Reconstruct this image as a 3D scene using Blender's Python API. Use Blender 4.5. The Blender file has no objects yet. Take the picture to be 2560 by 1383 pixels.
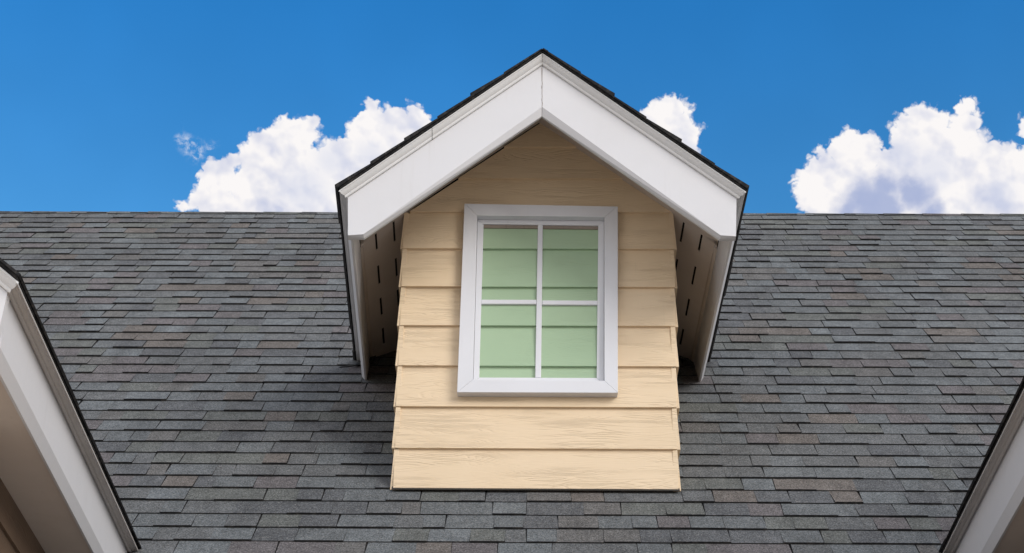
import bpy, bmesh, math, random
from mathutils import Vector, Matrix
random.seed(11)
SC = bpy.context.scene
COL = SC.collection

# ------------------------------------------------------------------ camera
cam_data = bpy.data.cameras.new('camera')
cam = bpy.data.objects.new('camera', cam_data)
COL.objects.link(cam)
cR = Vector((0.9999, 0.0130, 0.0103)).normalized()
cF = Vector((-0.0163, 0.8879, 0.4598)).normalized()
cU = cR.cross(cF).normalized()
cR = cF.cross(cU).normalized()
M = Matrix((cR, cU, -cF)).transposed().to_4x4()
M.translation = Vector((0.0133, -7.6342, -2.8391))
cam.matrix_world = M
cam_data.sensor_width = 36.0
cam_data.lens = 36.0 * 4382.86 / 2560.0
cam_data.clip_start = 0.05
cam_data.clip_end = 5000
SC.camera = cam
SC.render.resolution_x = 1024
SC.render.resolution_y = 553

# ------------------------------------------------------------------ light
SUN_DIR = Vector((0.60, -0.70, 0.50)).normalized()      # towards the sun
SUN_EL = math.asin(SUN_DIR.z)
SUN_AZ = math.atan2(SUN_DIR.x, SUN_DIR.y)
sd = bpy.data.lights.new('sun', 'SUN')
sd.energy = 1.15
sd.angle = math.radians(28)
sd.color = (1.0, 0.95, 0.885)
so = bpy.data.objects.new('sun', sd)
COL.objects.link(so)
so.rotation_euler = SUN_DIR.to_track_quat('Z', 'Y').to_euler()
so.location = (6, -8, 12)

SC.view_settings.view_transform = 'Standard'
SC.view_settings.look = 'None'
SC.view_settings.exposure = 0.72
SC.view_settings.gamma = 1.0
SC.view_settings.use_curve_mapping = False

# clouds: centres (unit directions) and angular radii in degrees
CLOUD = [(-0.2009,0.8519,0.4837,0.29),(-0.1955,0.8514,0.4868,0.29),(-0.1912,0.8513,0.4886,0.33),(-0.1813,0.8461,0.5012,0.65),(-0.1847,0.8524,0.4892,0.78),(-0.1780,0.8449,0.5044,0.46),(-0.1714,0.8436,0.5088,0.33),(-0.1604,0.8446,0.5108,0.65),(-0.1571,0.8404,0.5187,0.50),(-0.1471,0.8381,0.5253,0.52),(-0.1382,0.8386,0.5269,0.50),(-0.1297,0.8378,0.5304,0.29),(-0.1316,0.8411,0.5246,0.39),(-0.1428,0.8457,0.5141,0.92),(-0.1605,0.8526,0.4972,1.05),(-0.1339,0.8537,0.5032,1.18),(-0.1160,0.8499,0.5141,0.72),(-0.1088,0.8464,0.5213,0.29),(-0.1149,0.8467,0.5195,0.37),(-0.1025,0.8428,0.5283,0.55),(-0.0968,0.8360,0.5401,0.35),(-0.0923,0.8382,0.5375,0.29),(-0.0969,0.8409,0.5325,0.50),(-0.0834,0.8419,0.5331,0.63),(-0.0709,0.8403,0.5375,0.43),(-0.0653,0.8430,0.5339,0.39),(-0.0800,0.8505,0.5198,1.18),(-0.1026,0.8546,0.5090,1.18),(-0.1116,0.8618,0.4948,1.05),(-0.0619,0.8468,0.5283,0.52),(-0.1650,0.8560,0.4900,0.78),(-0.1781,0.8551,0.4869,0.59),(-0.1473,0.8600,0.4885,0.78),(-0.1206,0.8643,0.4884,0.78),(-0.1869,0.8554,0.4832,0.39),(-0.1693,0.8502,0.4984,0.59),(-0.0979,0.8359,0.5400,0.26),(-0.0952,0.8347,0.5424,0.24),(0.0729,0.8386,0.5399,0.60),(0.0651,0.8405,0.5379,0.44),(0.0830,0.8375,0.5400,0.31),(0.0764,0.8446,0.5298,0.78),(0.0652,0.8465,0.5283,0.50),(0.0876,0.8439,0.5294,0.26),(0.0843,0.8465,0.5257,0.46),(0.0855,0.8511,0.5180,0.42),(0.0788,0.8528,0.5163,0.78),(0.0889,0.8544,0.5120,0.33),(0.1489,0.8499,0.5055,0.39),(0.1543,0.8486,0.5061,0.33),(0.1586,0.8428,0.5144,0.33),(0.1574,0.8414,0.5169,0.18),(0.1640,0.8403,0.5168,0.33),(0.1672,0.8398,0.5165,0.42),(0.1587,0.8480,0.5057,0.65),(0.1737,0.8377,0.5178,0.47),(0.1812,0.8356,0.5186,0.42),(0.1855,0.8347,0.5186,0.33),(0.1887,0.8359,0.5154,0.24),(0.1921,0.8388,0.5094,0.24),(0.1781,0.8417,0.5098,0.72),(0.1889,0.8411,0.5069,0.37),(0.1963,0.8387,0.5080,0.24),(0.1995,0.8358,0.5115,0.37),(0.2018,0.8307,0.5188,0.50),(0.2024,0.8271,0.5243,0.33),(0.2097,0.8234,0.5272,0.43),(0.2140,0.8262,0.5212,0.72),(0.2202,0.8227,0.5242,0.37),(0.2296,0.8220,0.5211,0.39),(0.2315,0.8166,0.5287,0.26),(0.2356,0.8151,0.5292,0.24),(0.2373,0.8159,0.5272,0.18),(0.2359,0.8207,0.5204,0.42),(0.2309,0.8276,0.5117,0.85),(0.2414,0.8288,0.5048,0.78),(0.2485,0.8244,0.5085,0.29),(0.2517,0.8260,0.5043,0.33),(0.2588,0.8238,0.5043,0.37),(0.2639,0.8232,0.5027,0.39),(0.2560,0.8313,0.4935,0.92),(0.2642,0.8316,0.4886,1.05),(0.2143,0.8354,0.5061,1.05),(0.2396,0.8382,0.4899,1.18),(0.2189,0.8447,0.4885,1.31),(0.1977,0.8475,0.4926,1.05),(0.1784,0.8518,0.4925,1.05),(0.1589,0.8548,0.4941,0.85),(0.1523,0.8545,0.4966,0.59),(0.2665,0.8146,0.5152,0.37),(0.2331,0.8184,0.5253,0.34),(0.2342,0.8154,0.5294,0.31),(0.1785,0.8563,0.4847,0.78),(0.2105,0.8518,0.4797,0.78),(0.2481,0.8429,0.4774,0.92),(0.1674,0.8456,0.5069,0.52),(0.1928,0.8427,0.5027,0.39)]
SHADE = [(0.1816,0.8524,0.4903,0.65),(0.1720,0.8562,0.4872,0.52),(0.1923,0.8468,0.4960,0.55),(0.2062,0.8460,0.4918,0.72),(0.1892,0.8534,0.4857,0.92),(0.2168,0.8489,0.4820,0.52)]
SHADE2 = [(0.2021,0.8371,0.5084,0.59),(0.2165,0.8373,0.5021,0.65),(0.2520,0.8366,0.4864,0.52),(-0.1340,0.8560,0.4993,0.78),(-0.1183,0.8496,0.5139,0.52),(-0.0958,0.8517,0.5152,0.59)]
WISP = [(-0.1995,0.8327,0.5165,0.34),(-0.1931,0.8364,0.5130,0.39),(-0.1844,0.8358,0.5172,0.21),(-0.1953,0.8387,0.5084,0.26),(-0.1666,0.8437,0.5102,0.39),(-0.1970,0.8357,0.5126,0.31)]

W = bpy.data.worlds.new('World')
SC.world = W
W.use_nodes = True
nt = W.node_tree
nt.nodes.clear()
class NG:
    """tiny helper for building node graphs"""
    def __init__(s, t): s.t = t
    def n(s, typ, **kw):
        o = s.t.nodes.new(typ)
        for k, v in kw.items(): setattr(o, k, v)
        return o
    def plug(s, sock, v):
        if v is None: return
        if isinstance(v, bpy.types.NodeSocket): s.t.links.new(v, sock)
        elif isinstance(v, bpy.types.Node): s.t.links.new(v.outputs[0], sock)
        else: sock.default_value = v
    def m(s, op, a, b=None, c=None, clamp=False):
        o = s.n('ShaderNodeMath', operation=op, use_clamp=clamp)
        for i, v in enumerate((a, b, c)): s.plug(o.inputs[i], v)
        return o.outputs[0]
    def vm(s, op, a, b=None, out=0):
        o = s.n('ShaderNodeVectorMath', operation=op)
        s.plug(o.inputs[0], a)
        if op == 'SCALE': s.plug(o.inputs[3], b)
        else: s.plug(o.inputs[1], b)
        return o.outputs[out]
    def noise(s, vec, scale, detail=2, rough=.5, dist=0, col=False):
        o = s.n('ShaderNodeTexNoise')
        s.plug(o.inputs['Vector'], vec)
        o.inputs['Scale'].default_value = scale
        o.inputs['Detail'].default_value = detail
        o.inputs['Roughness'].default_value = rough
        o.inputs['Distortion'].default_value = dist
        return o.outputs['Color' if col else 0]
    def vor(s, vec, scale, feature='F1', smooth=.6):
        o = s.n('ShaderNodeTexVoronoi', feature=feature)
        s.plug(o.inputs['Vector'], vec)
        o.inputs['Scale'].default_value = scale
        if feature == 'SMOOTH_F1': o.inputs['Smoothness'].default_value = smooth
        return o.outputs['Distance']
    def ramp(s, v, a, b, lo=0., hi=1., kind='SMOOTHSTEP'):
        o = s.n('ShaderNodeMapRange', interpolation_type=kind)
        s.plug(o.inputs[0], v)
        for i, q in enumerate((a, b, lo, hi)): s.plug(o.inputs[i + 1], q)
        return o.outputs[0]
    def mix(s, f, a, b, blend='MIX'):
        o = s.n('ShaderNodeMix', data_type='RGBA', blend_type=blend)
        s.plug(o.inputs[0], f); s.plug(o.inputs[6], a); s.plug(o.inputs[7], b)
        return o.outputs[2]
g = NG(nt)
tc = g.n('ShaderNodeTexCoord')
D0 = g.vm('NORMALIZE', tc.outputs['Generated'])
def centred(c, amt): return g.vm('SCALE', g.vm('SUBTRACT', c, (.5, .5, .5)), amt)
elz = g.n('ShaderNodeSeparateXYZ'); g.plug(elz.inputs[0], D0)
warp = centred(g.noise(D0, 60, 2, col=True), .010)
warp2 = centred(g.noise(D0, 190, 3, .55, col=True), .0058)
D = g.vm('ADD', g.vm('ADD', D0, warp), warp2)
def lumps(lst, sm, D=D):
    acc = None
    for x, y, z, r in lst:
        d = g.vm('DISTANCE', D, (x, y, z), out=1)
        v = g.m('MULTIPLY_ADD', d, -1.0, math.radians(r))
        acc = v if acc is None else g.m('SMOOTH_MAX', acc, v, sm)
    return acc
F = lumps(CLOUD, .0024)
V1 = g.vor(D, 150)
bil = g.m('MULTIPLY_ADD', V1, -.0052, .0026)
bil2 = g.m('MULTIPLY_ADD', g.vor(D, 420), -.0018, .0008)
F = g.m('ADD', g.m('ADD', F, bil), bil2)
A = g.ramp(F, -.0009, .0021)
# rest of the sky: unseen cumulus added as fill light, thicker near the horizon
view_c = cF
away = g.ramp(g.m('SUBTRACT', 1.0, g.vm('DOT_PRODUCT', D0, tuple(view_c), out=1)), .065, .11)
sc = g.noise(g.vm('MULTIPLY', D0, (1, 1, 1.8)), 3.1, 8, .58)
farA = g.m('MULTIPLY', g.ramp(g.m('ADD', sc, g.ramp(g.m('ABSOLUTE', elz.outputs[2]), .10, .62, .14, 0.0)), .42, .56), away)
# wisps
wz = g.noise(D, 170, 5, .65)
FW = lumps(WISP, .002)
WA = g.m('MULTIPLY', g.ramp(FW, -.0012, .0050), g.ramp(wz, .42, .72, 0, .75))
# clear-sky colour
sky = g.n('ShaderNodeTexSky', sky_type='NISHITA', sun_disc=False)
sky.sun_elevation = SUN_EL
sky.sun_rotation = SUN_AZ
sky.air_density = 1.0; sky.dust_density = 0.3; sky.ozone_density = 2.5
tint = g.mix(g.ramp(elz.outputs[2], .30, .66), (.56, 1.07, 1.12, 1), (.13, .82, 1.28, 1))
blue = g.mix(1.0, g.mix(1.0, sky.outputs[0], tint, 'MULTIPLY'), g.ramp(g.noise(D0, 7, 3, .5), .3, .7, .95, 1.05), 'MULTIPLY')
# cloud colour
n1 = g.noise(D0, 40, 3, .48)
n1b = g.noise(g.vm('ADD', D0, (.0030, 0, .0045)), 40, 3, .48)
relief = g.m('MULTIPLY', g.m('SUBTRACT', n1, n1b), 4.0)
n2 = g.m('MULTIPLY', g.m('SUBTRACT', g.vor(g.vm('ADD', D, (.001, 0, .0017)), 150), V1), .38)
lit = g.m('ADD', g.m('ADD', g.m('ADD', .80, relief), n2), g.ramp(g.noise(D0, 28, 2), .40, .62, -.16, .12), clamp=True)
cc = g.mix(lit, (3.7, 3.9, 4.8, 1), (5.85, 5.68, 5.65, 1))
SH = g.m('MULTIPLY', g.ramp(g.m('ADD', lumps(SHADE, .003), g.m('MULTIPLY_ADD', g.noise(D, 75, 4, .5), .009, -.0045)), -.0030, .0085), .92)
cc = g.mix(SH, cc, (2.3, 2.7, 4.1, 1))
SH2 = g.m('MULTIPLY', g.ramp(lumps(SHADE2, .004), -.006, .009), .45)
cc = g.mix(SH2, cc, (3.6, 3.9, 4.9, 1))
col = g.mix(WA, blue, (4.8, 5.1, 5.6, 1))
col = g.mix(farA, col, (8.2, 7.9, 7.7, 1))
hz = g.m('MULTIPLY', g.ramp(elz.outputs[2], .02, .27, 1.0, 0.0), .9)  # low haze, whitened to add fill light under the eaves
col = g.mix(hz, col, (7.9, 7.8, 7.9, 1))
col = g.mix(A, col, cc)
bg = g.n('ShaderNodeBackground')
g.plug(bg.inputs[0], col)
bg.inputs[1].default_value = 0.10
wo = g.n('ShaderNodeOutputWorld')
nt.links.new(bg.outputs[0], wo.inputs[0])

# ------------------------------------------------------------------ materials
def mat(name, rough=.6, spec=.3):
    m = bpy.data.materials.new(name); m.use_nodes = True
    t = m.node_tree; b = t.nodes['Principled BSDF']
    b.inputs['Roughness'].default_value = rough
    b.inputs['Specular IOR Level'].default_value = spec
    return m, NG(t), b
def bump(g, b, h, strength, dist):
    n = g.n('ShaderNodeBump'); n.inputs['Strength'].default_value = strength
    n.inputs['Distance'].default_value = dist
    g.plug(n.inputs['Height'], h); g.plug(b.inputs['Normal'], n.outputs[0])

def granule(name, c):
    m, g, b = mat(name, .95, .15)
    P = g.n('ShaderNodeNewGeometry').outputs['Position']
    a = g.noise(P, 135, 3, .75)
    v = g.n('ShaderNodeTexVoronoi', feature='F1'); g.plug(v.inputs['Vector'], P); v.inputs['Scale'].default_value = 190
    big = g.noise(P, 1.3, 4, .6)
    mid = g.noise(P, 14, 3, .6)
    k = g.ramp(a, .30, .70, .45, 1.55, 'LINEAR')
    k = g.m('MULTIPLY', k, g.ramp(v.outputs['Color'], 0, 1, .55, 1.45, 'LINEAR'))
    k = g.m('MULTIPLY', k, g.ramp(big, .3, .7, .88, 1.10))
    k = g.m('MULTIPLY', k, g.ramp(g.noise(g.vm('MULTIPLY', P, (9, .8, .8)), 1.0, 4, .6), .35, .75, 1.05, .88))
    k = g.m('MULTIPLY', k, g.ramp(mid, .3, .7, .88, 1.12))
    col = g.mix(1.0, (c[0], c[1], c[2], 1), k, 'MULTIPLY')
    # stray pale and rusty granules
    v2 = g.n('ShaderNodeTexVoronoi', feature='F1'); g.plug(v2.inputs['Vector'], P); v2.inputs['Scale'].default_value = 240
    sp = g.ramp(g.noise(P, 170, 0), .66, .74)
    col = g.mix(g.m('MULTIPLY', sp, .5), col, (.30, .29, .27, 1))
    g.plug(b.inputs['Base Color'], col)
    bump(g, b, a, .5, .002)
    return m
GR = [granule('granules_' + n, c) for n, c in (
    ('slate', (.115, .121, .123)), ('mid_grey', (.110, .112, .112)), ('dark_grey', (.095, .097, .100)),
    ('brown', (.126, .111, .100)), ('mauve', (.117, .106, .106)), ('greenish', (.112, .115, .107)),
    ('light_slate', (.126, .134, .137)), ('warm_grey', (.116, .111, .106)))]
GW = [25, 24, 12, 5, 8, 9, 10, 8]
m, g, b = mat('asphalt_edge', .9, .1)
P = g.n('ShaderNodeNewGeometry').outputs['Position']
g.plug(b.inputs['Base Color'], g.mix(g.ramp(g.noise(P, 40, 4, .7), .45, .7), (.020, .020, .021, 1), (.055, .050, .046, 1)))
EDGE = m

def paint(name, c, rough=.5, dirt=.12, grain=0.0, dirtcol=(.35, .30, .24)):
    m, g, b = mat(name, rough, .35)
    tcn = g.n('ShaderNodeTexCoord')
    O = g.n('ShaderNodeNewGeometry').outputs['Position']
    n = g.noise(O, 3.0, 6, .65)
    col = g.mix(g.ramp(n, .35, .75, 0, dirt), (*c, 1), (c[0] * .72, c[1] * .70, c[2] * .66, 1))
    st = g.noise(g.vm('MULTIPLY', O, (30, 30, 2.2)), 1.0, 5, .6)
    col = g.mix(g.ramp(st, .58, .80, 0, dirt * .9), col, (*dirtcol, 1))
    f = g.noise(O, 70, 3, .6)
    g.plug(b.inputs['Base Color'], col)
    g.plug(b.inputs['Roughness'], g.ramp(n, .3, .7, rough - .08, rough + .12))
    bump(g, b, f, .12, .002)
    return m
WHITE = paint('white_paint', (.66, .65, .66), .5, .10)
TRIM = paint('white_trim_paint', (.70, .69, .68), .5, .22)
WINWHITE = paint('window_white_paint', (.73, .73, .76), .45, .12)
SOFFIT = paint('beige_soffit', (.62, .54, .475), .6, .22)
TRIM_SHADED = paint('shaded_trim_paint', (.46, .43, .41), .6, .35)  # darker copy of the trim paint: overhang shade put into the colour, plus dirt
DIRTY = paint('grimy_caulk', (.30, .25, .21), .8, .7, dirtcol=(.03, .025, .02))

def siding(name, c, c2, strength=1.0):
    m, g, b = mat(name, .55, .3)
    tcn = g.n('ShaderNodeTexCoord')
    oi = g.n('ShaderNodeObjectInfo')
    P = g.n('ShaderNodeNewGeometry').outputs['Position']
    off = g.vm('SCALE', g.vm('ADD', oi.outputs['Random'], (0, 0, 0)), 37.0)
    Q = g.vm('ADD', P, off)
    # cathedral grain: stretched contour lines of a smooth noise
    st = g.vm('MULTIPLY', Q, (1.0, 1.0, 13.0))
    base = g.noise(st, 1.1, 2, .42, .15)
    band = g.m('PINGPONG', g.m('MULTIPLY', base, 62.0), 1.0)
    line = g.ramp(band, .0, .55, 1.0, 0.0)
    fade = g.ramp(g.noise(g.vm('MULTIPLY', Q, (2.5, 2.5, 14)), 1.0, 3, .6), .36, .66, 0.08, 1.0)
    line = g.m('MULTIPLY', line, fade)
    fine = g.noise(g.vm('MULTIPLY', Q, (9, 9, 230)), 1.0, 3, .6)
    h = g.m('SUBTRACT', g.m('MULTIPLY', fine, .35), line)
    lowf = g.noise(Q, 2.2, 4, .6)
    col = g.mix(g.ramp(lowf, .35, .7), (*c, 1), (*c2, 1))
    col = g.mix(g.m('MULTIPLY', line, .075), col, (c[0] * .62, c[1] * .56, c[2] * .48, 1))
    drip = g.noise(g.vm('MULTIPLY', P, (55, 55, 3)), 1.0, 4, .6)
    col = g.mix(g.ramp(drip, .60, .85, 0, .10), col, (.33, .27, .19, 1))
    g.plug(b.inputs['Base Color'], col)
    bump(g, b, h, .62 * strength, .0030)
    return m
CREAM = siding('cream_siding_paint', (.79, .62, .425), (.765, .595, .40))
GREEN = siding('green_siding_paint', (.39, .52, .345), (.37, .50, .33), .45)
CAULK, g, b = mat('dark_gap', .9, .1); b.inputs['Base Color'].default_value = (.012, .010, .009, 1)
FLASH, g, b = mat('dark_flashing', .55, .4); b.inputs['Base Color'].default_value = (.02, .02, .02, 1)
m, g, b = mat('dry_ground', .9, .2)
P = g.n('ShaderNodeNewGeometry').outputs['Position']
g.plug(b.inputs['Base Color'], g.mix(g.noise(P, .8, 6, .6), (.45, .40, .34, 1), (.55, .49, .42, 1)))
bump(g, b, g.noise(P, 12, 5), .4, .02)
GROUND = m

# ------------------------------------------------------------------ helpers
def tag(o, label=None, cat=None, group=None, kind=None):
    if label: o['label'] = label
    if cat: o['category'] = cat
    if group: o['group'] = group
    if kind: o['kind'] = kind
    return o
def empty(name, loc=(0, 0, 0)):
    o = bpy.data.objects.new(name, None); COL.objects.link(o); o.location = loc
    o.empty_display_size = .2
    return o
def link(name, me, parent=None):
    o = bpy.data.objects.new(name, me); COL.objects.link(o)
    if parent is not None:
        o.parent = parent
        # every builder below writes world coordinates: cancel the parent's transform
        o.matrix_parent_inverse = parent.matrix_basis.inverted() if parent.parent is None else (parent.parent.matrix_basis @ parent.matrix_parent_inverse @ parent.matrix_basis).inverted()
    return o
class MB:
    def __init__(s): s.v = []; s.f = []; s.mi = []
    def add(s, vs, fs, mi=0):
        o = len(s.v); s.v += [tuple(p) for p in vs]
        for k, f in enumerate(fs):
            s.f.append([i + o for i in f]); s.mi.append(mi[k] if isinstance(mi, (list, tuple)) else mi)
    def loft(s, rings, mi=0, cap=True):
        n = len(rings[0]); vs = [p for r in rings for p in r]; fs = []
        for k in range(len(rings) - 1):
            for i in range(n):
                j = (i + 1) % n
                fs.append([k * n + i, k * n + j, (k + 1) * n + j, (k + 1) * n + i])
        if cap:
            fs.append(list(range(n))[::-1]); fs.append([(len(rings) - 1) * n + i for i in range(n)])
        s.add(vs, fs, mi)
    def mesh(s, name, mats):
        me = bpy.data.meshes.new(name); me.from_pydata(s.v, [], s.f)
        for m in mats: me.materials.append(m)
        if len(mats) > 1: me.polygons.foreach_set('material_index', s.mi)
        bm = bmesh.new(); bm.from_mesh(me)
        bmesh.ops.recalc_face_normals(bm, faces=bm.faces[:]); bm.to_mesh(me); bm.free()
        me.update(); return me
    def build(s, name, mats, parent=None, bevel=0):
        if not isinstance(mats, (list, tuple)): mats = [mats]
        o = link(name, s.mesh(name, mats), parent)
        if bevel:
            b = o.modifiers.new('soft_edge', 'BEVEL'); b.width = bevel; b.segments = 2; b.limit_method = 'ANGLE'; b.angle_limit = math.radians(35)
        return o
def clip(poly, fn):
    """keep the part of a 2-D polygon where fn(p) >= 0 (fn linear)"""
    out = []
    for i, a in enumerate(poly):
        b = poly[(i + 1) % len(poly)]; fa, fb = fn(a), fn(b)
        if fa >= 0: out.append(a)
        if (fa >= 0) != (fb >= 0):
            t = fa / (fa - fb); out.append((a[0] + (b[0] - a[0]) * t, a[1] + (b[1] - a[1]) * t))
    return out

# ------------------------------------------------------------------ main roof
TH = 0.75907; CT, ST = math.cos(TH), math.sin(TH)
ES = 0.144923; SR = 5.30
UP = Vector((0, CT, ST)); NR = Vector((0, -ST, CT)); XR = Vector((1, 0, 0))
SRT = SR - .030
def rp(x, s, n=0.0): return XR * x + UP * s + NR * n
XA, XB = -7.0, 7.0
main_roof = empty('main_roof', (0, SR * CT, SR * ST))
tag(main_roof, 'long grey architectural shingle roof slope running behind and below the dormer', 'roof')
mb = MB()
S0 = -2.6
back = lambda x, s, n: Vector((x, 2 * SR * CT - (UP * s).y, (UP * s).z))
pr = lambda x: [rp(x, S0, -.004), rp(x, SRT, -.004), Vector((x, 2 * SR * CT - S0 * CT, S0 * ST)),
                Vector((x, 2 * SR * CT - S0 * CT, S0 * ST - .20)), Vector((x, SR * CT, SR * ST - .25)), rp(x, S0, -.16)]
mb.loft([pr(XA), pr(XB)])
mb.build('roof_deck', EDGE, main_roof)

def pick():
    return random.choices(range(len(GR)), GW)[0]
def tab_geo(w, hl, t, over=.012, sk=0.0, lim=9):
    """wedge: x 0..w, y 0..hl up-slope, z thickness t at the butt"""
    L = min(hl + over, lim)
    v = [(0, 0, 0), (w, 0, 0), (w + sk, L, 0), (sk, L, 0), (0, 0, t), (w, 0, t), (w + sk, L, .0012), (sk, L, .0012)]
    f = [(4, 5, 6, 7), (0, 1, 5, 4), (1, 2, 6, 5), (3, 0, 4, 7)]
    return v, f, (0, 1, 1, 1)
tabs = []
ncourse = int((SR - S0) / ES) + 1
last = None
for k in range(ncourse):
    sl = SR - (k + .5) * ES
    if sl < S0: break
    x = XA + random.uniform(-.2, 0)
    raised = random.random() < .5
    drift = random.uniform(-.002, .002)
    ph = random.uniform(0, 6.28); wl = random.uniform(1.2, 2.4)
    c = pick()
    while x < XB:
        w = random.choice((.09, .12, .14, .15, .17, .19, .21, .24)) * random.uniform(.92, 1.08)
        r = random.random()
        gap = .0024 if r < .5 else .0003
        if r < .85: raised = not raised
        c = pick() if random.random() < .85 else c
        t = random.uniform(.0105, .0135) if raised else random.uniform(.0060, .0085)
        if random.random() < .03: t += .004
        s = sl + drift + .0026 * math.sin(x * wl + ph) + random.uniform(-.0016, .0016) - (.0015 if raised else 0)
        tabs.append((x, s, w - gap, t, c, random.uniform(-.006, .006), random.uniform(-.004, .004)))
        x += w
def in_view(T):
    x, s, w = T[:3]; xc = x + w / 2
    y = s * CT
    if y > 0 and abs(xc) < .62: return False
    lim = 1.72 + max(0, (s + .7)) * .55
    return -.78 < s and abs(xc) < lim
vis = sorted([T for T in tabs if in_view(T)], key=lambda T: T[1])[:298]
visset = set(id(T) for T in vis)
cache = {}
for T in vis:
    x, s, w, t, c, sk, rot = T
    key = (c, round(w / .02), t > .01)
    if key not in cache:
        v, f, mi = tab_geo(round(w / .02) * .02, ES, t, sk=sk)
        q = MB(); q.add(v, f, mi); me = bpy.data.meshes.new('shingle')
        me.from_pydata(q.v, [], q.f); me.materials.append(GR[c]); me.materials.append(EDGE)
        me.polygons.foreach_set('material_index', q.mi); me.update(); cache[key] = me
    ww = round(w / .02) * .02
    o = bpy.data.objects.new('shingle', cache[key]); COL.objects.link(o); o.parent = main_roof
    mm = Matrix((XR, UP, NR)).transposed().to_4x4() @ Matrix.Rotation(rot, 4, 'Z') @ Matrix.Diagonal((w / ww, 1, 1, 1))
    mm.translation = rp(x, s, .0)
    o.matrix_parent_inverse = main_roof.matrix_basis.inverted()
    o.matrix_basis = mm
mb = MB()
for T in tabs:
    if id(T) in visset: continue
    x, s, w, t, c, sk, rot = T
    v, f, mi = tab_geo(w, ES, t, sk=sk, lim=SRT - s)
    vs = [rp(x + a * math.cos(rot) - b_ * math.sin(rot), s + b_ * math.cos(rot) + a * math.sin(rot), n) for a, b_, n in v]
    mb.add(vs, f, [c if q == 0 else len(GR) for q in mi])
def plain_mesh(mb, name, mats):
    me = bpy.data.meshes.new(name); me.from_pydata(mb.v, [], mb.f)
    for m in mats: me.materials.append(m)
    me.polygons.foreach_set('material_index', mb.mi); me.update(); return me
o = link('shingle_courses', plain_mesh(mb, 'shingle_courses', GR + [EDGE]), main_roof); tag(o, kind='stuff')
# ridge caps
mb = MB(); x = XA
while x < XB:
    w = .30; c = pick()
    for sgn in (1, -1):
        def R(a, s, n):
            p = rp(a, s, n)
            return p if sgn == 1 else Vector((p.x, 2 * SR * CT - p.y, p.z))
        t0, t1 = .009, .005
        vs = [R(x, SRT - .060, t0), R(x + w - .002, SRT - .060, t1), R(x + w - .002, SRT, t1), R(x, SRT, t0), R(x, SRT - .060, 0), R(x + w - .002, SRT - .060, 0)]
        mb.add(vs, [(0, 1, 2, 3), (4, 5, 1, 0)], [c, len(GR)])
    x += .145 * 2
o = link('ridge_caps', plain_mesh(mb, 'ridge_caps', GR + [EDGE]), main_roof); tag(o, kind='stuff')

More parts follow.
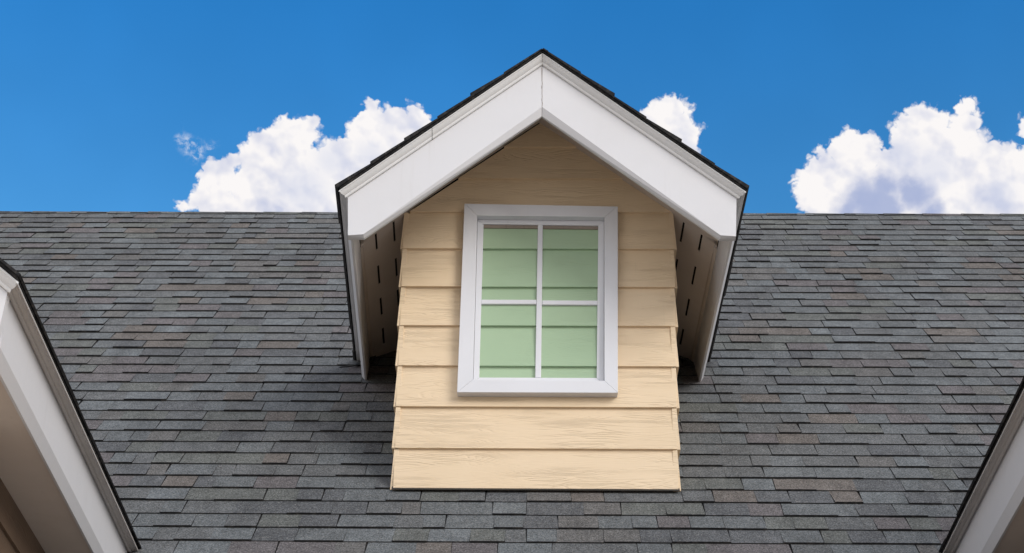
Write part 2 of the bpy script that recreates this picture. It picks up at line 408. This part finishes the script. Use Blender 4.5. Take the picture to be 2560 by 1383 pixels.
# ------------------------------------------------------------------ gables
MS = .816                                   # roof pitch of the gables
CB, CTP, CTT, CS = 1.709, 1.985, 2.031, 2.001
PROF = [(0, 0), (.010, .001), (.013, .007), (.014, .013), (.020, .017), (.027, .024), (.034, .034), (.036, .038), (.040, .039), (.040, .046), (0, .046)]
def gable(root, xg, yf, yb, dz, ext, shear, wall_in, sides=(-1, 1), ywall=.5436, slots=None, flat=False, thin=False):
    """rake boards, crown trim, eave fascia, slotted soffits and shingles of a gable roof whose front face is at yf"""
    e = ext; W = .900 + e
    up = MS * e
    def T(lx, y, z): return Vector((xg + lx + (y - yf) * (shear[0] + shear[1] * lx), y, z + dz))
    cb, ct, ctt, cs = CB + up, CTP + up, CTT + up, CS + up
    zend = 1.040
    for s in sides:
        # rake board with a chamfered lower edge
        def ring(y, ins, wo=0):
            xk = (cb - zend) / MS
            return [T(s * .0009, y, cb + ins), T(s * .0009, y, ct), T(s * (W + .006), y, ct - MS * (W + .006)), T(s * (W - .006), y, zend + ins * .12),
                    T(s * (xk + ins * .10), y, zend + ins * .25)]
        mb = MB(); mb.loft([ring(yf, .040), ring(yf + .020, 0), ring(yf + .036, 0)])
        mb.build('rake_board', WHITE, root)
        # crown trim up the rake
        mb = MB()
        mb.loft([[T(s * .0006, yf - o, ct + .001 + v) for o, v in PROF], [T(s * (W + .006 + o), yf - o, ct + .001 + v - MS * (W + .006 + o)) for o, v in PROF]])
        mb.build('rake_trim', TRIM, root)
        # eave fascia
        z1 = ct - MS * W
        mb = MB(); q = [(W - .028, zend + .004), (W - .018, zend + .002), (W, zend + .040), (W, z1 + .006), (W - .028, z1 + .02)]
        mb.loft([[T(s * a, yf + .037, z) for a, z in q], [T(s * a, yb, z) for a, z in q]])
        mb.build('eave_fascia', WHITE, root)
        mb = MB(); zt = ct - MS * (W + .006)
        def sp(o, v): return (W + .003 + o, zt + .001 + v - MS * o * (1 if v > .03 else .6))
        mb.loft([[T(s * sp(o, v)[0], yf - o, sp(o, v)[1]) for o, v in PROF], [T(s * sp(o, v)[0], yb, sp(o, v)[1]) for o, v in PROF]])
        mb.build('eave_trim', TRIM_SHADED if thin else TRIM, root)
        # deck with its thin dark drip edge
        mb = MB(); q = [(0, cs + .012), (0, ctt + .004), (W, ctt + .004 - MS * W), (W, cs + .012 - MS * W)]
        mb.loft([[T(s * a, yf + .002, z) for a, z in q], [T(s * a, yb, z) for a, z in q]])
        q = [(0, ctt + .004), (0, ctt + .014), (W + .043, ctt + .014 - MS * (W + .043)), (W + .043, ctt + .004 - MS * (W + .043))]
        mb.loft([[T(s * a, yf - .046, z) for a, z in q], [T(s * a, yb, z) for a, z in q]])
        deck = mb.build('roof_deck', EDGE, root)
        # shingles
        k = math.hypot(1, MS); LT = (W + (.049 if thin else .053)) * k; esd = .200
        n = 0; u1 = LT
        while u1 > 0:
            u0 = max(0, u1 - esd - .02)
            y = yf - .056 + random.uniform(-.004, .004); raised = (n % 2 == 0)
            y0 = y
            while y < yb - .02:
                w = random.uniform(.22, .42); yy = min(y + w, yb)
                if yb - yy < .1: yy = yb
                t = (random.uniform(.019, .024) if raised else random.uniform(.013, .017)) * (.4 if thin else .9) * (.45 if u1 < .21 else 1)
                raised = not raised
                ux1 = u1 + random.uniform(-.003, .003)
                base = ctt + .0145
                def SP(u, yv, h): return T(s * (u / k + h * MS / k), yv, base - MS * u / k + h / k)
                a = [SP(u0, y, .0), SP(u0, yy - .002, .0), SP(ux1, yy - .002, 0), SP(ux1, y, 0),
                     SP(u0, y, .006), SP(u0, yy - .002, .006), SP(ux1, yy - .002, t), SP(ux1, y, t)]
                q = MB(); q.add(a, [(4, 5, 6, 7), (0, 3, 2, 1), (0, 1, 5, 4), (1, 2, 6, 5), (2, 3, 7, 6), (3, 0, 4, 7)], [0, 1, 1, 1, 1, 1])
                q.build('shingle', [GR[pick()], EDGE], deck)
                y = yy
            u1 -= esd; n += 1
        # soffit with slot openings (real holes, dark roof void above)
        yw = yf + ywall
        def soff(xs0, xs1, y0, y1, holes):
            xs = sorted(set([xs0, xs1] + [h[0] for h in holes] + [h[1] for h in holes]))
            ys = sorted(set([y0, y1] + [h[2] for h in holes] + [h[3] for h in holes]))
            q = MB()
            for i in range(len(xs) - 1):
                for j in range(len(ys) - 1):
                    cx, cy = (xs[i] + xs[i + 1]) / 2, (ys[j] + ys[j + 1]) / 2
                    if any(h[0] < cx < h[1] and h[2] < cy < h[3] for h in holes): continue
                    lo = [T(s * a, b_, cs - MS * a) for a, b_ in ((xs[i], ys[j]), (xs[i + 1], ys[j]), (xs[i + 1], ys[j + 1]), (xs[i], ys[j + 1]))]
                    hi = [p + Vector((0, 0, .006)) for p in lo]
                    q.loft([lo, hi])
            return q
        holes = []
        for hx, hy in (slots or []):
            holes.append((hx - .0048, hx + .0048, hy - .105, hy + .105))
        if flat:
            q = soff(0, wall_in + .01, yf + .038, yw - .004, []); q.build('rake_soffit', SOFFIT, root)
            q = MB(); zf = zend + .014
            q.loft([[T(s * a, yf + .037, z) for a, z in ((wall_in - .04, zf), (W - .0285, zf), (W - .0285, zf + .012), (wall_in - .04, zf + .012))],
                    [T(s * a, yb, z) for a, z in ((wall_in - .04, zf), (W - .0285, zf), (W - .0285, zf + .012), (wall_in - .04, zf + .012))]])
            q.build('eave_soffit', SOFFIT, root)
            continue
        q = soff(0, W - .028, yf + .038, yw - .004, []); q.build('rake_soffit', SOFFIT, root)
        q = soff(wall_in - .05, W - .028, yw + .003, yb, holes); so_ = q.build('eave_soffit', SOFFIT, root)
        for h in holes:
            q = MB(); lo = [T(s * a, b_, cs - MS * a + .0065) for a, b_ in ((h[0] - .004, h[2] - .004), (h[1] + .004, h[2] - .004), (h[1] + .004, h[3] + .004), (h[0] - .004, h[3] + .004))]
            q.loft([lo, [p + Vector((0, 0, .004)) for p in lo]]); q.build('vent_slot', CAULK, so_)
        # moulding where the soffit meets the eave board
        q = MB(); ww = W - .029
        sec = [(ww, cs - MS * ww - .001), (ww - .012, cs - MS * (ww - .012) - .001), (ww - .010, cs - MS * ww - .008), (ww - .002, cs - MS * ww - .022), (ww, cs - MS * ww - .024)]
        q.loft([[T(s * a, yw + .004, z) for a, z in sec], [T(s * a, yb, z) for a, z in sec]])
        q.build('soffit_bead', SOFFIT, root)
    return T

def board_poly(mb, poly, z0, z1, y0, y_at, flip=None):
    """lap board: poly in (x,z); y at its bottom edge z0 and its top edge z1"""
    def yy(z): return y_at[0] + (y_at[1] - y_at[0]) * (z - z0) / (z1 - z0)
    mb.loft([[(x, y0 + yy(z), z) for x, z in poly], [(x, y0 + .02, z) for x, z in poly]])
LAPS = [0.0, .2030, .4130, .6250, .8380, 1.0480, 1.2590, 1.4665, 1.6610, 1.8470, 2.03]

# ------------------------------------------------------------------ dormer
dormer = empty('dormer', (0, 0, 0))
tag(dormer, 'small cream lap-sided dormer with white gable boards and one four-pane window, centre of the roof', 'dormer')
Tr = gable(dormer, .0178, -.5436, 2.35, 0, 0, (-.0285, .0217), .667,
           slots=[(.800, .06), (.800, .44), (.800, .81), (.800, 1.18), (.715, .10), (.715, .49), (.715, .85), (.715, 1.22)])
mb = MB()
for a, h in ((-.522, .0022),):
    zc = CTP - MS * (-a)
    mb.loft([[(.0178 + a, -.5436 - o - .0012, zc + .001 + v) for o, v in PROF], [(.0178 + a + h, -.5436 - o - .0012, zc + .001 + v + MS * h) for o, v in PROF]])
mb.build('trim_joint', CAULK, dormer)
mb = MB(); prev = None; pts = []
for i in range(13):
    pts.append((.0178 + random.uniform(-.0022, .0022), 1.752 + i * .0185))
for a, b_ in zip(pts[:-1], pts[1:]):
    mb.loft([[(a[0] - .0011, -.5446, a[1]), (a[0] + .0011, -.5446, a[1]), (b_[0] + .0011, -.5446, b_[1]), (b_[0] - .0011, -.5446, b_[1])],
             [(a[0] - .0011, -.5430, a[1]), (a[0] + .0011, -.5430, a[1]), (b_[0] + .0011, -.5430, b_[1]), (b_[0] - .0011, -.5430, b_[1])]])
mb.build('caulk_crack', DIRTY, dormer)
def wl(z): return -.6650 - .0015 * z
def wr(z): return .6495 + .0170 * z
for i in range(len(LAPS) - 1):
    z0, z1 = LAPS[i], LAPS[i + 1] + .018
    poly = [(wl(z0) + random.uniform(-.003, .003), z0), (wr(z0) + random.uniform(-.003, .003), z0), (wr(z1), z1), (wl(z1), z1)]
    for sg in (1, -1):
        poly = clip(poly, lambda p: (CS - .001 - p[1]) - MS * sg * (p[0] - .012))
    if len(poly) < 3: continue
    if i == 0: poly = [(x, z + (.004 if z < .1 else 0)) for x, z in poly]
    mb = MB(); tilt = random.uniform(-.0015, .0015)
    board_poly(mb, poly, z0, z1, 0, (-.0215 + tilt, -.0045))
    mb.build('siding_board', CREAM, dormer, bevel=.0015)
    # side walls
    if z0 < 1.45:
        for s, wx in ((-1, wl(z0)), (1, wr(z0))):
            zt = min(z1, CS - MS * .667 + .01)
            pts0 = [(wx + s * .0135, z0), (wx + s * .001, zt), (wx - s * .02, zt), (wx - s * .02, z0)]
            yfro = -.012 + random.uniform(-.004, .003)
            mb = MB(); mb.loft([[(x, yfro, z) for x, z in pts0], [(x, 1.75, z) for x, z in pts0]])
            mb.build('side_siding_board', CREAM, dormer, bevel=.0012)
mb = MB(); mb.loft([[(-.63, .03, -.2), (.63, .03, -.2), (.63, .03, 1.45), (.0, .03, 1.93), (-.63, .03, 1.45)], [(-.63, 1.7, -.2), (.63, 1.7, -.2), (.63, 1.7, 1.45), (0, 1.7, 1.93), (-.63, 1.7, 1.45)]])
mb.build('wall_core', EDGE, dormer)
# apron flashing under the bottom board and step flashing beside the walls
mb = MB(); mb.loft([[rp(-.668, -.030, .0165), rp(.655, -.030, .0165), rp(.655, .02, .017), rp(-.668, .02, .017)], [rp(-.668, -.030, .0185), rp(.655, -.030, .0185), rp(.655, .02, .019), rp(-.668, .02, .019)]])
mb.build('apron_flashing', FLASH, dormer)
# curled valley flashing at the left eave
mb = MB()
pts = [(-1.100, 1.225, .020), (-1.050, 1.232, .030), (-1.020, 1.250, .055), (-1.008, 1.285, .100)]
ra, rb = [], []
for x, y, h in pts:
    z = y * math.tan(TH)
    ra.append(Vector((x, y, z)) + NR * .012); rb.append(Vector((x + .10, y + .02, z + .02)) + NR * (.012 + h * .3))
for i in range(3):
    mb.loft([[ra[i], ra[i + 1], rb[i + 1], rb[i]], [p + NR * .006 for p in (ra[i], ra[i + 1], rb[i + 1], rb[i])]])
mb.build('valley_flashing', FLASH, dormer)

# window
yO, yS = -.070, -.030
mb = MB(); mb.loft([[(-.30, -.0005, .535), (.32, -.0005, .535), (.32, -.0005, 1.41), (-.29, -.0005, 1.41)], [(-.30, .015, .535), (.32, .015, .535), (.32, .015, 1.41), (-.29, .015, 1.41)]])
window = mb.build('window', WINWHITE, dormer)
window['label'] = 'white framed window with four green panes'
OU = [(-.3661, 1.4852), (.3952, 1.4713), (.3776, .4651), (-.3775, .4647)]
IN = [(-.3012, 1.4179), (.3279, 1.4109), (.3156, .527), (-.3047, .5298)]
I2 = [(-.2701, 1.3918), (.2984, 1.3844), (.2808, .5590), (-.2763, .5591)]
def mitre(name, A, B, y0, y1, m, taper=0.0, drop=0.0):
    for i in range(4):
        j = (i + 1) % 4
        e = .00025
        a0, a1, b1, b0 = Vector(A[i]), Vector(A[j]), Vector(B[j]), Vector(B[i])
        d = (a1 - a0).normalized() * e
        quad = [a0 + d, a1 - d, b1 - d, b0 + d]
        mb = MB(); mb.loft([[(p.x, y0, p.y) for p in quad], [(p.x, y1, p.y) for p in quad]])
        mb.build(name + ('_rail' if i % 2 == 0 else '_stile'), m, window, bevel=.0013)
mitre('outer_frame', OU, IN, yO, -.001, WINWHITE)
IN3 = [(-.3002, 1.4169), (.3269, 1.4099), (.3146, .528), (-.3037, .5308)]
mitre('inner_frame', [(p[0] , p[1]) for p in IN3], I2, yS, -.002, WINWHITE)
mb = MB(); mb.loft([[(-.0011, yS - .002, 1.3875), (.0237, yS - .002, 1.3875), (.0172, yS - .002, .5592), (-.0110, yS - .002, .5592)], [(-.0011, -.004, 1.3875), (.0237, -.004, 1.3875), (.0172, -.004, .5592), (-.0110, -.004, .5592)]])
mb.build('vertical_muntin', WINWHITE, window, bevel=.003)
for x0, x1, z in ((-.2730, -.0068, .9730), (.0214, .2898, .9700)):
    mb = MB(); mb.loft([[(x0, yS, z), (x1, yS, z), (x1, yS, z - .024), (x0, yS, z - .024)], [(x0, -.004, z), (x1, -.004, z), (x1, -.004, z - .024), (x0, -.004, z - .024)]])
    mb.build('horizontal_muntin', WINWHITE, window, bevel=.003)
# grimy head strip inside the frame
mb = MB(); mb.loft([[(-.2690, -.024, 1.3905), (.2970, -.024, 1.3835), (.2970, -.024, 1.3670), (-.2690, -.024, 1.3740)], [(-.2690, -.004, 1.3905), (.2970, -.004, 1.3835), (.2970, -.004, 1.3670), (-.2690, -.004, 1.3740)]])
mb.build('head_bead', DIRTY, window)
# green painted lap boards seen through the frame
for i in range(2, 7):
    z0, z1 = max(LAPS[i] - .0022, .52), min(LAPS[i + 1] + .004, 1.405)
    for x0, x1 in ((-.285, .004), (.0135, .305)):
        mb = MB(); board_poly(mb, [(x0, z0), (x1, z0), (x1, z1), (x0, z1)], LAPS[i], LAPS[i + 1] + .018, 0, (-.0250, -.0085))
        o = mb.build('painted_board', GREEN, window, bevel=.0012)

# ------------------------------------------------------------------ neighbouring gables
BROWN = siding('brown_siding', (.17, .11, .07), (.13, .085, .055))  # dark brown boards, much darker than the dormer siding
def wing(name, label, xg, shear, side):
    root = empty(name, (xg, -2.95, -3.6))
    tag(root, label, 'gable')
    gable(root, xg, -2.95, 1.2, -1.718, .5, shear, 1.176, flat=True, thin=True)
    # lap-sided walls below
    yw = -2.95 + .5436
    z = -4.4; w = 1.176
    capz = CS + MS * .5 - 1.718
    while z < capz - .02:
        z1 = z + .2115
        poly = [(-w, z), (w, z), (w, z1 + .018), (-w, z1 + .018)]
        for sg in (1, -1): poly = clip(poly, lambda p: (capz - .001 - p[1]) - MS * sg * p[0])
        if len(poly) >= 3:
            mb = MB(); board_poly(mb, [(x + xg, zz) for x, zz in poly], z, z1, yw, (-.0185, -.0045)); mb.build('siding_board', BROWN, root)
        if z < capz - MS * w:
            for s in (-1, 1):
                wx = xg + s * w
                q = [(wx + s * .0135, z), (wx + s * .001, z1 + .015), (wx - s * .02, z1 + .015), (wx - s * .02, z)]
                q = [(x, min(zz, capz - MS * w + .02)) for x, zz in q]
                mb = MB(); mb.loft([[(x + shear[0] * .5, yw - .012, zz) for x, zz in q], [(x + shear[0] * 3.9, 1.0, zz) for x, zz in q]])
                mb.build('side_siding_board', BROWN, root)
        z = z1
    return root
wing('gable_wing', 'white eave and beige underside of the gable cut off at the left edge', -2.488 - .5 - .008, (-.0577, 0), 1)
wing('gable_wing', 'greyer white eave of the gable cut off at the lower right corner', 2.544 + .5 - .004, (.047, 0), -1)

# house body under the roofs and the ground
mb = MB(); yb0 = S0 * CT + .35
mb.loft([[(-6.6, yb0, -4.45), (6.6, yb0, -4.45), (6.6, 9.0, -4.45), (-6.6, 9.0, -4.45)], [(-6.6, yb0, -1.75), (6.6, yb0, -1.75), (6.6, 9.0, -1.75), (-6.6, 9.0, -1.75)]])
house = mb.build('house_wall', CREAM)
tag(house, 'cream house wall below the shingle roof between the two lower gables', 'wall')
mb = MB(); G = 900
mb.add([(-G, -G, -4.45), (G, -G, -4.45), (G, G, -4.45), (-G, G, -4.45)], [(0, 1, 2, 3)])
gr = mb.build('ground', GROUND); tag(gr, kind='structure')
